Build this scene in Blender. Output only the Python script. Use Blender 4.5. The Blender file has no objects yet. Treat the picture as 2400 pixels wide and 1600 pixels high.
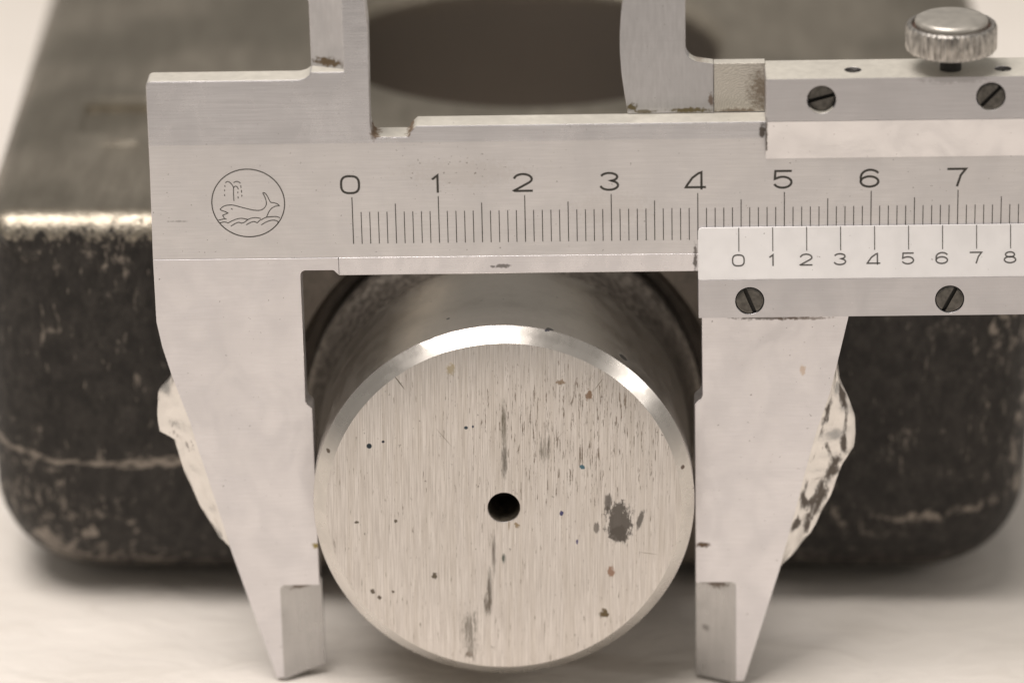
import bpy, bmesh, math, random
from math import sin, cos, pi, radians, hypot
from mathutils import Vector, Matrix, noise

# ------------------------------------------------------------------ camera, light, exposure
MM = 0.001
scene = bpy.context.scene
COL = scene.collection

cam_data = bpy.data.cameras.new('camera')
cam = bpy.data.objects.new('camera', cam_data)
COL.objects.link(cam)
cam.location = (0.95 * MM, -472.97 * MM, 242.36 * MM)
cam.rotation_euler = (radians(90 - 22.5), 0, 0)
cam_data.sensor_width = 36.0
cam_data.lens = 156.0
cam_data.clip_start = 0.02
cam_data.clip_end = 50.0
cam_data.dof.use_dof = True
cam_data.dof.focus_distance = 0.5155
cam_data.dof.aperture_fstop = 12.5
scene.camera = cam

world = bpy.data.worlds.new('World')
scene.world = world
world.use_nodes = True
bg = world.node_tree.nodes['Background']
bg.inputs['Color'].default_value = (1.0, 0.93, 0.84, 1)
bg.inputs['Strength'].default_value = 0.30


def area_lamp(name, loc, target, sx, sy, power, color):
    d = bpy.data.lights.new(name, 'AREA')
    d.shape = 'RECTANGLE'
    d.size, d.size_y = sx, sy
    d.energy = power
    d.color = color
    o = bpy.data.objects.new(name, d)
    COL.objects.link(o)
    o.location = loc
    o.rotation_euler = (Vector(target) - Vector(loc)).to_track_quat('-Z', 'Y').to_euler()
    return o


area_lamp('ceiling_lamp', (-0.28, -0.22, 1.15), (0.0, 0.03, 0.0), 0.75, 0.60, 15.0, (1.0, 0.93, 0.87))
area_lamp('side_lamp', (1.05, -0.30, 0.62), (0.0, 0.0, 0.03), 0.07, 0.30, 1.1, (1.0, 0.94, 0.88))

scene.view_settings.view_transform = 'Standard'
scene.view_settings.look = 'None'
scene.view_settings.gamma = 1.0
scene.view_settings.exposure = 0.0
scene.view_settings.use_curve_mapping = False

# ------------------------------------------------------------------ node helpers


class NT:
    """small wrapper that wires shader nodes"""

    def __init__(self, name):
        self.mat = bpy.data.materials.new(name)
        self.mat.use_nodes = True
        self.t = self.mat.node_tree
        self.n = self.t.nodes
        self.b = self.n['Principled BSDF']
        tc = self.n.new('ShaderNodeTexCoord')
        self.p = self.vm('MULTIPLY', tc.outputs['Object'], (1000, 1000, 1000))   # millimetres

    def link(self, a, b):
        self.t.links.new(a, b)

    def put(self, sock, v):
        if isinstance(v, bpy.types.NodeSocket):
            self.link(v, sock)
        elif v is not None:
            sock.default_value = v

    def vm(self, op, a, b=None):
        n = self.n.new('ShaderNodeVectorMath')
        n.operation = op
        self.put(n.inputs[0], a)
        self.put(n.inputs[1], b)
        return n.outputs['Value' if op in ('LENGTH', 'DOT_PRODUCT') else 'Vector']

    def m(self, op, a, b=None, clamp=False):
        n = self.n.new('ShaderNodeMath')
        n.operation = op
        n.use_clamp = clamp
        self.put(n.inputs[0], a)
        self.put(n.inputs[1], b)
        return n.outputs[0]

    def noise(self, scale, stretch=(1, 1, 1), detail=3.0, rough=0.55, shift=0.0, dist=0.0):
        v = self.vm('MULTIPLY', self.p, stretch)
        if shift:
            v = self.vm('ADD', v, (shift, shift * 1.7, shift * 0.6))
        n = self.n.new('ShaderNodeTexNoise')
        n.inputs['Scale'].default_value = scale
        n.inputs['Detail'].default_value = detail
        n.inputs['Roughness'].default_value = rough
        n.inputs['Distortion'].default_value = dist
        self.link(v, n.inputs['Vector'])
        return n.outputs['Fac']

    def ramp(self, x, a, b, lo=0.0, hi=1.0, smooth=True):
        n = self.n.new('ShaderNodeMapRange')
        n.interpolation_type = 'SMOOTHSTEP' if smooth else 'LINEAR'
        self.put(n.inputs['Value'], x)
        n.inputs['From Min'].default_value = a
        n.inputs['From Max'].default_value = b
        n.inputs['To Min'].default_value = lo
        n.inputs['To Max'].default_value = hi
        return n.outputs['Result']

    def mix(self, f, a, b):
        n = self.n.new('ShaderNodeMix')
        n.data_type = 'RGBA'
        self.put(n.inputs['Factor'], f)
        for s, v in ((n.inputs[6], a), (n.inputs[7], b)):
            if isinstance(v, tuple):
                v = (v[0], v[1], v[2], 1.0)
            self.put(s, v)
        return n.outputs[2]

    def mixf(self, f, a, b):
        n = self.n.new('ShaderNodeMix')
        n.data_type = 'FLOAT'
        self.put(n.inputs['Factor'], f)
        self.put(n.inputs[2], a)
        self.put(n.inputs[3], b)
        return n.outputs[0]

    def sep(self, v=None):
        n = self.n.new('ShaderNodeSeparateXYZ')
        self.link(v or self.p, n.inputs[0])
        return n.outputs

    def bump(self, h, dist_mm, strength=1.0, prev=None):
        n = self.n.new('ShaderNodeBump')
        n.inputs['Strength'].default_value = strength
        n.inputs['Distance'].default_value = dist_mm * MM
        self.link(h, n.inputs['Height'])
        if prev is not None:
            self.link(prev, n.inputs['Normal'])
        return n.outputs['Normal']

    def spot(self, cx, cz, rx, rz, ns, amt=0.9, hard=0.25, ang=0.0):
        """soft-edged stain in the object's x-z plane (mm); ns = noise socket that frays its rim"""
        v = self.vm('SUBTRACT', self.p, (cx, 0, cz))
        if ang:
            r = self.n.new('ShaderNodeVectorRotate')
            r.rotation_type = 'Y_AXIS'
            self.link(v, r.inputs['Vector'])
            r.inputs['Angle'].default_value = ang
            v = r.outputs[0]
        v = self.vm('MULTIPLY', v, (1.0 / rx, 0, 1.0 / rz))
        d = self.vm('LENGTH', v)
        if ns is not None:
            d = self.m('ADD', d, self.m('MULTIPLY', self.m('SUBTRACT', ns, 0.5), amt * 2))
        return self.ramp(d, 1.0, 1.0 - hard, 0.0, 1.0)

    def done(self, color=None, rough=None, metal=None, normal=None, aniso=None, spec=None):
        self.put(self.b.inputs['Base Color'], color + (1,) if isinstance(color, tuple) else color)
        self.put(self.b.inputs['Roughness'], rough)
        self.put(self.b.inputs['Metallic'], metal)
        if normal is not None:
            self.link(normal, self.b.inputs['Normal'])
        if spec is not None:
            self.b.inputs['Specular IOR Level'].default_value = spec
        return self.mat


RUST = (0.13, 0.075, 0.035)
GRIME_AND_SHADE = (0.07, 0.05, 0.033)


def speck_zone(t):
    """more pitting round the first numerals of the scale"""
    return t.m('MULTIPLY', t.spot(12.0, 9.0, 10.0, 4.5, None, 0, 0.9), 0.065)


def caliper_metal(name, col, rough, stretch, streak=0.05, bump=0.004, stains_and_shade=(), lines=0.0, blotch=0.05, metal=1.0, zone=False):
    """satin-chromed steel; stains = (u, w, ru, rw, colour, strength) in mm on the caliper"""
    t = NT(name)
    grain = t.noise(1.0, stretch, 4.0, 0.6)
    cloud = t.noise(0.16, (1, 1, 1), 3.0, 0.5, 7.0)
    fray = t.noise(2.2, (1, 1, 1), 4.0, 0.65, 3.0)
    c = t.mix(t.ramp(grain, 0.3, 0.7), tuple(x * (1 - streak) for x in col), tuple(min(1, x * (1 + streak)) for x in col))
    c = t.mix(t.ramp(cloud, 0.35, 0.7, 0, 1), c, t.mix(0.5, c, tuple(x * (1 - blotch * 2) for x in col)))
    # tiny pits and specks
    sp = t.noise(2.6, (1, 1, 1), 2.0, 0.5, 11.0)
    speck = t.ramp(t.m('ADD', sp, speck_zone(t)) if zone else sp, 0.735, 0.77)
    c = t.mix(t.m('MULTIPLY', speck, 0.55), c, GRIME_AND_SHADE)
    r = t.ramp(grain, 0.25, 0.75, rough - 0.05, rough + 0.06)
    hair = t.noise(1.0, (0.05, 1, 9.0), 3.0, 0.7, 19)
    smudge = t.noise(0.22, (1, 1, 0.8), 4.0, 0.6, 23, 0.8)
    c = t.mix(t.m('MULTIPLY', t.ramp(hair, 0.52, 0.72), 0.5), c, tuple(x * (1 - 1.6 * streak) for x in col))
    r = t.m('ADD', r, t.ramp(smudge, 0.35, 0.68, -0.05, 0.09))
    met = metal
    dirt = None
    for (u, w, ru, rw, sc, st) in stains_and_shade:
        k = t.m('MULTIPLY', t.spot(u, w, ru, rw, fray, 1.0, 0.6), st)
        c = t.mix(k, c, sc)
        dirt = k if dirt is None else t.m('MAXIMUM', dirt, k)
    if dirt is not None:
        r = t.mixf(dirt, r, 0.75)
        met = t.m('SUBTRACT', metal, t.m('MULTIPLY', dirt, 0.85 * metal))
    n = t.bump(grain, bump)
    return t.done(c, r, met, n)


BASE_STAINS = [
    (2.9, 13.6, 0.9, 0.9, RUST, 0.9), (6.9, 13.7, 0.8, 0.9, RUST, 0.9), (4.8, 13.3, 1.9, 0.35, RUST, 0.5),
    (-20.2, 3.1, 1.4, 0.14, GRIME_AND_SHADE, 0.35), (13.0, 8.6, 9.0, 2.0, (0.42, 0.36, 0.29), 0.12), (30, 4, 6, 2.5, (0.45, 0.40, 0.34), 0.12),
    (39.55, -2.2, 0.3, 2.2, GRIME_AND_SHADE, 0.8),
]
SATIN = caliper_metal('satin_chrome', (0.72, 0.705, 0.715), 0.44, (0.2, 0.35, 4.0), 0.055, 0.003, BASE_STAINS, zone=True)
RAIL = caliper_metal('brushed_rail', (0.60, 0.595, 0.62), 0.30, (0.12, 1.0, 6.0), 0.10, 0.004,
                     [(17.2, -2.9, 1.0, 0.32, GRIME_AND_SHADE, 0.8), (2.9, 13.6, 0.7, 0.9, RUST, 0.8), (47.3, 13.3, 0.5, 1.3, GRIME_AND_SHADE, 0.9)],  # last patch: dirt and painted shadow on the rail beside the slider's end
                     blotch=0.08)
LOWER = caliper_metal('ground_rail', (0.71, 0.695, 0.72), 0.27, (0.12, 1.0, 6.0), 0.06, 0.003,
                      [(17.2, -2.9, 1.1, 0.34, GRIME_AND_SHADE, 0.7), (16.0, -2.95, 0.4, 0.2, GRIME_AND_SHADE, 0.6), (39.55, -2.6, 0.3, 1.4, GRIME_AND_SHADE, 0.8)], blotch=0.04)
SLIDER = caliper_metal('slider_chrome', (0.585, 0.575, 0.595), 0.36, (0.15, 0.6, 5.0), 0.06, 0.003,
                       [(47.7, 13.0, 0.22, 2.6, GRIME_AND_SHADE, 0.9), (69.0, 20.0, 5.0, 0.8, GRIME_AND_SHADE, 0.25)])  # first patch: dirt and shadow at the bar's end; second: knob's shadow painted in
STRIP = caliper_metal('satin_strip', (0.77, 0.755, 0.765), 0.48, (0.5, 0.5, 2.0), 0.02, 0.001,
                      [(47.7, 13.0, 0.22, 2.6, GRIME_AND_SHADE, 0.9)], blotch=0.03)  # one patch for both dirt and painted shadow at the left end
EDGE = caliper_metal('satin_lit_edge', (0.66, 0.635, 0.575), 0.55, (1.0, 1.0, 1.0), 0.05, 0.002,
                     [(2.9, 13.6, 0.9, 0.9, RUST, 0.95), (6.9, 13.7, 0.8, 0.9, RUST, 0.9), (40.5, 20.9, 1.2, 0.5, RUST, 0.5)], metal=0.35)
PLATE = caliper_metal('vernier_plate_satin', (0.88, 0.865, 0.87), 0.55, (0.8, 0.8, 0.8), 0.012, 0.0005, [], blotch=0.006, metal=0.25)
JAW = caliper_metal('jaw_satin', (0.775, 0.755, 0.775), 0.42, (0.3, 1.0, 3.0), 0.045, 0.003,
                    [(40.3, -38.8, 1.15, 0.45, RUST, 0.95), (52.0, -16.4, 0.45, 0.75, (0.62, 0.40, 0.20), 0.45),
                     (48.5, -9.7, 5.5, 0.45, GRIME_AND_SHADE, 0.7), (52.0, -9.9, 4.5, 0.25, RUST, 0.5), (-5.9, -38.4, 0.45, 0.5, (0.35, 0.27, 0.05), 0.9)])  # patch under the slider's lip holds its dirt line and painted shadow together
BLADE = caliper_metal('jaw_tip_ground', (0.47, 0.46, 0.455), 0.33, (3.0, 1.0, 0.2), 0.06, 0.003,
                      [(-7.8, -44.0, 1.8, 0.55, RUST, 0.75), (41.6, -44.3, 2.0, 0.8, RUST, 0.7), (40.6, -50.5, 0.6, 0.5, GRIME_AND_SHADE, 0.35)])
INNER = caliper_metal('inner_jaw_ground', (0.53, 0.525, 0.54), 0.38, (2.4, 1.0, 0.45), 0.07, 0.004,
                      [(32.4, 15.3, 0.75, 0.6, (0.12, 0.09, 0.03), 0.95), (33.9, 14.75, 1.6, 0.3, (0.13, 0.1, 0.04), 0.8),
                       (39.0, 14.85, 2.7, 0.42, (0.13, 0.10, 0.035), 0.95), (41.5, 16.0, 0.4, 1.0, RUST, 0.8),
                       (46.9, 17.0, 1.6, 4.0, (0.16, 0.11, 0.06), 0.75), (45.5, 14.8, 3.0, 0.4, GRIME_AND_SHADE, 0.5),
                       (-2.3, 21.75, 2.0, 0.75, (0.12, 0.075, 0.03), 0.95)])


def milled_metal():
    """end-milled shelf: nested arc scratches"""
    t = NT('milled_shelf')
    v = t.vm('MULTIPLY', t.vm('SUBTRACT', t.p, (46.6, 0, 14.2)), (1, 0, 1))
    d = t.vm('LENGTH', v)
    d = t.m('ADD', d, t.m('MULTIPLY', t.noise(1.1, (1, 1, 1), 3, 0.6, 2), 1.3))
    w = t.m('SINE', t.m('MULTIPLY', d, 21.0))
    fray = t.noise(2.2, (1, 1, 1), 4.0, 0.65, 3.0)
    c = t.mix(t.ramp(w, -0.2, 0.9), (0.56, 0.535, 0.49), (0.64, 0.615, 0.57))
    k = t.spot(47.6, 17.0, 2.6, 4.2, fray, 0.9, 0.9)
    k2 = t.spot(44.5, 14.6, 4.0, 0.5, fray, 0.9, 0.8)
    k = t.m('MULTIPLY', t.m('MAXIMUM', k, k2), 0.8)
    c = t.mix(k, c, (0.15, 0.105, 0.06))
    return t.done(c, 0.42, t.m('SUBTRACT', 1.0, t.m('MULTIPLY', k, 0.8)), t.bump(w, 0.006))


MILLED = milled_metal()


def broken_chrome(name, scale, thr, shift, rimmed=False):
    """flaking plating on the rough outer edge of a jaw"""
    t = NT(name)
    n = t.noise(scale, (1.3, 0.8, 0.5), 3.0, 0.5, shift, 0.5)
    if rimmed:
        a = t.n.new('ShaderNodeAttribute')
        a.attribute_name = 'rim'
        n = t.m('ADD', n, t.m('MULTIPLY', a.outputs['Fac'], 0.22))
    n = t.m('ADD', n, t.m('MULTIPLY', t.m('SUBTRACT', t.noise(2.4, (1, 1, 0.5), 4, 0.65, shift + 3), 0.5), 0.22))
    k = t.ramp(n, thr, thr + 0.17)
    c = t.mix(k, (0.78, 0.75, 0.72), (0.12, 0.10, 0.085))
    r = t.mixf(k, 0.38, 0.7)
    met = t.mixf(k, 1.0, 0.1)
    nb = t.bump(t.m('SUBTRACT', 1.0, k), 0.2, 0.6)
    return t.done(c, r, met, t.bump(t.noise(1.2, (1, 1, 0.6), 3, 0.5), 0.15, 0.7, nb))


FLAKE_A = broken_chrome('flaking_chrome', 0.6, 0.60, 5.0, True)
FLAKE_B = broken_chrome('peeling_chrome', 0.42, 0.56, 2.0, True)


def plain_metal(name, col, rough, metal=1.0, streak=(1, 1, 1), amt=0.2, bump=0.01):
    t = NT(name)
    g = t.noise(1.3, streak, 4, 0.6)
    c = t.mix(t.ramp(g, 0.3, 0.72), tuple(x * (1 - amt) for x in col), tuple(min(1, x * (1 + amt)) for x in col))
    return t.done(c, t.ramp(g, 0.3, 0.7, rough - 0.06, rough + 0.08), metal, t.bump(g, bump))


SCREW = plain_metal('blackened_screw', (0.115, 0.108, 0.098), 0.34, 0.85, (1, 1, 1), 0.35, 0.02)
STEM = plain_metal('black_thread_and_slot_shade', (0.03, 0.028, 0.025), 0.5, 0.3)
KNOB = plain_metal('knurled_steel', (0.47, 0.45, 0.425), 0.42, 1.0, (2, 2, 0.6), 0.45, 0.03)
CAP = plain_metal('polished_cap', (0.58, 0.555, 0.51), 0.42, 0.8, (0.5, 0.5, 0.5), 0.03, 0.0)
KNOB_GRIME = plain_metal('rusty_groove', (0.10, 0.06, 0.045), 0.75, 0.1)
INK = NT('black_engraving').done((0.06, 0.056, 0.05), 0.6, 0.0, spec=0.25)
INK_SOFT = NT('grey_engraving').done((0.11, 0.105, 0.10), 0.6, 0.0, spec=0.25)


def face_metal():
    """surface-ground end face with vertical grain, rust specks, scuffs"""
    t = NT('ground_end_face')
    g1 = t.noise(1.0, (8.0, 1, 0.16), 4.0, 0.7)
    g2 = t.noise(1.0, (1.6, 1, 0.06), 4.0, 0.6, 9)
    c = t.mix(t.ramp(g1, 0.32, 0.68), (0.53, 0.495, 0.468), (0.80, 0.765, 0.738))
    c = t.mix(t.m('MULTIPLY', t.ramp(g2, 0.42, 0.66), 0.26), c, (0.50, 0.455, 0.40))
    # vertical rust scratches, thicker toward the upper right
    x, y, z = t.sep()
    zone = t.spot(9.0, 10.0, 17.0, 17.0, t.noise(0.12), 0.5, 0.9)
    sc = t.noise(1.0, (5.5, 1, 0.42), 4.0, 0.75, 21)
    thr = t.mixf(zone, 0.635, 0.565)
    k = t.ramp(t.m('SUBTRACT', sc, thr), 0.0, 0.05)
    c = t.mix(t.m('MULTIPLY', k, 0.78), c, (0.15, 0.105, 0.065))
    # specks
    s = t.noise(1.7, (1, 1, 0.8), 3.0, 0.62, 33)
    k2 = t.ramp(s, 0.70, 0.745)
    c = t.mix(t.m('MULTIPLY', k2, 0.55), c, (0.11, 0.08, 0.05))
    fr = t.noise(2.0, (2.4, 1, 0.42), 6.0, 0.8, 41)
    rag = t.noise(1.0, (1.2, 1, 0.75), 6.0, 0.75, 64)
    groove = t.noise(1.0, (9.0, 1, 0.35), 3.0, 0.7, 52)
    groove = t.ramp(groove, 0.40, 0.56)
    fine = t.noise(3.0, (1, 1, 1), 2.0, 0.5, 15)
    dirt = t.m('MAXIMUM', k, k2)
    marks = [  # x, z, rx, rz, colour, fray, fray amount, hardness, angle, strength
        (13.45, -1.75, 1.75, 2.75, (0.11, 0.095, 0.082), t.m('ADD', t.m('MULTIPLY', rag, 0.6), t.m('MULTIPLY', fr, 0.4)), 2.0, 0.25, 0.12, 0.93),
        (12.2, 0.6, 0.5, 1.3, (0.12, 0.105, 0.09), fr, 1.0, 0.3, 0.0, 0.9),
        (16.0, -1.5, 0.36, 1.6, (0.12, 0.105, 0.09), rag, 1.0, 0.4, -0.25, 0.85),
        (13.5, -3.4, 1.1, 1.1, (0.11, 0.095, 0.082), rag, 0.9, 0.2, 0.0, 0.9),
        (10.9, -2.6, 0.4, 0.8, (0.13, 0.11, 0.09), fr, 1.2, 0.3, 0.0, 0.8),
        (0.0, 10.6, 0.42, 4.2, (0.14, 0.12, 0.08), fr, 1.1, 0.4, 0.0, 0.85),
        (0.05, 6.2, 0.46, 3.3, (0.10, 0.085, 0.06), fr, 0.8, 0.3, 0.0, 0.92),
        (4.35, 7.7, 0.16, 2.2, (0.15, 0.13, 0.10), fr, 0.9, 0.4, 0.0, 0.85),
        (5.2, 7.9, 0.16, 1.9, (0.15, 0.13, 0.10), fr, 0.9, 0.4, 0.0, 0.85),
        (4.8, 7.3, 0.7, 2.2, (0.24, 0.21, 0.17), fr, 1.8, 0.4, 0.0, 0.7),
        (-1.2, -6.0, 0.32, 3.4, (0.14, 0.115, 0.09), fr, 0.8, 0.4, 0.0, 0.85),
        (-1.7, -10.6, 0.42, 3.8, (0.12, 0.10, 0.075), fr, 0.9, 0.4, 0.0, 0.9),
        (-1.95, -12.4, 0.55, 2.0, (0.14, 0.11, 0.08), fr, 1.6, 0.3, 0.0, 0.9),
        (-0.02, -6.6, 0.34, 0.85, (0.05, 0.07, 0.05), fr, 0.8, 0.3, 0.0, 0.95),
        (-4.0, -16.2, 1.1, 3.8, (0.20, 0.175, 0.14), fr, 2.2, 0.4, 0.0, 0.75),
        (-4.1, -19.2, 0.7, 0.6, (0.15, 0.105, 0.065), fr, 1.3, 0.4, 0.0, 0.8),
        (-15.69, 7.88, 0.36, 0.38, (0.02, 0.03, 0.04), None, 0, 0.3, 0.0, 1.0),
        (-14.06, 8.43, 0.2, 0.2, (0.04, 0.04, 0.05), None, 0, 0.3, 0.0, 1.0),
        (-4.4, 10.2, 0.26, 0.24, (0.05, 0.07, 0.09), None, 0, 0.3, 0.0, 1.0),
        (-3.6, 10.35, 0.13, 0.2, (0.05, 0.06, 0.10), None, 0, 0.3, 0.0, 1.0),
        (9.18, 5.2, 0.30, 0.36, (0.06, 0.15, 0.20), fine, 0.5, 0.3, 0.6, 0.95),
        (6.77, -0.72, 0.26, 0.38, (0.05, 0.05, 0.16), fine, 0.4, 0.3, 0.0, 0.95),
        (8.6, -4.4, 0.15, 0.32, (0.07, 0.06, 0.18), fine, 0.4, 0.3, 0.0, 0.9),
        (-8.2, -8.75, 0.42, 0.48, (0.10, 0.075, 0.04), fine, 0.9, 0.4, 0.0, 0.9),
        (-15.5, -10.9, 0.28, 0.4, (0.11, 0.08, 0.05), fine, 0.9, 0.4, 0.0, 0.9),
        (-14.7, -11.7, 0.24, 0.28, (0.11, 0.08, 0.05), fine, 0.9, 0.4, 0.0, 0.9),
        (-13.1, -10.9, 0.2, 0.2, (0.11, 0.08, 0.05), fine, 0.9, 0.4, 0.0, 0.9),
        (-17.3, -1.9, 0.32, 0.2, (0.10, 0.08, 0.05), fine, 0.8, 0.4, 0.3, 0.9),
        (-12.7, -1.7, 0.22, 0.25, (0.10, 0.08, 0.05), fine, 0.8, 0.4, 0.0, 0.9),
        (11.9, -13.8, 0.75, 0.6, (0.13, 0.085, 0.03), fine, 1.0, 0.5, 0.0, 0.95),
        (12.6, -8.2, 0.5, 0.9, (0.30, 0.15, 0.08), fine, 1.0, 0.6, 0.0, 0.8),
        (1.5, -2.3, 0.4, 0.4, (0.28, 0.19, 0.08), fine, 0.9, 0.5, 0.0, 0.8),
        (0.6, -2.2, 0.18, 1.1, (0.28, 0.19, 0.09), fr, 0.7, 0.5, 0.0, 0.8),
        (-6.2, 17.6, 0.7, 0.8, (0.34, 0.27, 0.14), fine, 0.9, 0.7, 0.0, 0.7),
        (9.9, 14.4, 0.45, 0.8, (0.20, 0.11, 0.05), fine, 0.9, 0.5, 0.0, 0.85),
        (6.6, 15.9, 0.6, 0.4, (0.22, 0.14, 0.07), fine, 0.9, 0.5, 0.0, 0.8),
        (-12.15, 16.0, 0.10, 1.45, (0.14, 0.12, 0.09), None, 0, 0.5, 0.61, 0.9),
        (11.0, 15.7, 0.07, 1.1, (0.22, 0.19, 0.15), None, 0, 0.5, -0.6, 0.8),
        (-7.0, 9.0, 0.05, 1.9, (0.3, 0.26, 0.2), None, 0, 0.6, 0.67, 0.7),
        (6.3, 8.9, 0.04, 1.5, (0.34, 0.3, 0.24), None, 0, 0.6, -0.66, 0.6),
        (17.0, -5.9, 1.5, 0.06, (0.3, 0.26, 0.2), None, 0, 0.6, -0.15, 0.6),
    ]
    for (mx, mz, rx, rz, mc, ns, amt, hard, ang, st) in marks:
        kk = t.m('MULTIPLY', t.spot(mx, mz, rx, rz, ns, amt, hard + (0.45 if ns is fr and mx < 8 else 0.0), ang), st)
        if ns is fr and mx < 8:        # residue held in the grinding grooves
            kk = t.m('MULTIPLY', kk, t.m('ADD', t.m('MULTIPLY', groove, 0.5), 0.5))
        elif ns is fr:
            kk = t.m('MULTIPLY', kk, t.m('ADD', t.m('MULTIPLY', groove, 0.2), 0.8))
        c = t.mix(kk, c, mc)
        dirt = t.m('MAXIMUM', dirt, kk)
    r = t.mixf(dirt, t.ramp(g1, 0.3, 0.7, 0.40, 0.50), 0.75)
    met = t.m('SUBTRACT', 1.0, t.m('MULTIPLY', dirt, 0.85))
    nb = t.bump(g1, 0.010)
    return t.done(c, r, met, t.bump(t.m('SUBTRACT', 1.0, dirt), 0.03, 0.6, nb))


def turned_metal(name, col, rough, rings, bump, spots=(), balls=(), tone=0.1):
    """lathe-turned steel: fine rings round the y axis"""
    t = NT(name)
    x, y, z = t.sep()
    rr = t.vm('LENGTH', t.vm('MULTIPLY', t.p, (1, 0, 1)))
    q = t.m('ADD', t.m('MULTIPLY', y, rings), t.m('MULTIPLY', rr, -rings))
    nz = t.n.new('ShaderNodeTexNoise')
    nz.noise_dimensions = '1D'
    t.link(q, nz.inputs['W'])
    nz.inputs['Scale'].default_value = 1.0
    nz.inputs['Detail'].default_value = 4.0
    g = nz.outputs['Fac']
    cl = t.noise(0.35, (1, 1, 1), 3, 0.55, 4)
    c = t.mix(t.ramp(g, 0.3, 0.7), tuple(v * (1 - tone) for v in col), tuple(min(1, v * (1 + tone * 0.8)) for v in col))
    c = t.mix(t.m('MULTIPLY', t.ramp(cl, 0.45, 0.7), 0.25), c, tuple(v * 0.7 for v in col))
    sp = t.noise(1.1, (1, 1, 1), 2.5, 0.55, 17)
    k = t.ramp(sp, 0.72, 0.745)
    c = t.mix(t.m('MULTIPLY', k, 0.8), c, (0.06, 0.05, 0.045))
    dirt = k
    fine = t.noise(3.0, (1, 1, 1), 2.0, 0.5, 15)
    for (mx, mz, rx, rz, ang, mc) in spots:
        kk = t.spot(mx, mz, rx, rz, fine, 0.4, 0.35, ang)
        c = t.mix(kk, c, mc)
        dirt = t.m('MAXIMUM', dirt, kk)
    for (bx, by, bz, br) in balls:
        dd = t.vm('LENGTH', t.vm('SUBTRACT', t.p, (bx, by, bz)))
        dd = t.m('ADD', t.m('MULTIPLY', dd, 1.0 / br), t.m('MULTIPLY', t.m('SUBTRACT', fine, 0.5), 0.8))
        kk = t.ramp(dd, 1.0, 0.7)
        c = t.mix(kk, c, (0.035, 0.033, 0.03))
        dirt = t.m('MAXIMUM', dirt, kk)
    return t.done(c, t.m('ADD', t.ramp(g, 0.3, 0.7, rough - 0.5 * tone, rough + 0.6 * tone), t.ramp(cl, 0.35, 0.7, 0.0, 0.08)), t.m('SUBTRACT', 1.0, t.m('MULTIPLY', dirt, 0.8)), t.bump(g, bump))


FACE = face_metal()
CHAMFER = turned_metal('turned_chamfer', (0.66, 0.63, 0.595), 0.25, 9.0, 0.008,
                       [(5.2, 21.95, 0.55, 0.3, 0.3, (0.04, 0.04, 0.055)), (-20.5, 6.9, 0.3, 0.3, 0, (0.1, 0.08, 0.06)),
                        (20.9, 4.9, 0.28, 0.3, 0, (0.14, 0.10, 0.08))])
BARREL = turned_metal('turned_barrel', (0.54, 0.505, 0.46), 0.33, 1.2, 0.0003,
                      balls=[(13.9, 3.6, 17.55, 0.75), (5.3, 1.9, 21.8, 0.6), (-6.5, 6.0, 21.4, 0.28)], tone=0.015)


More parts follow.
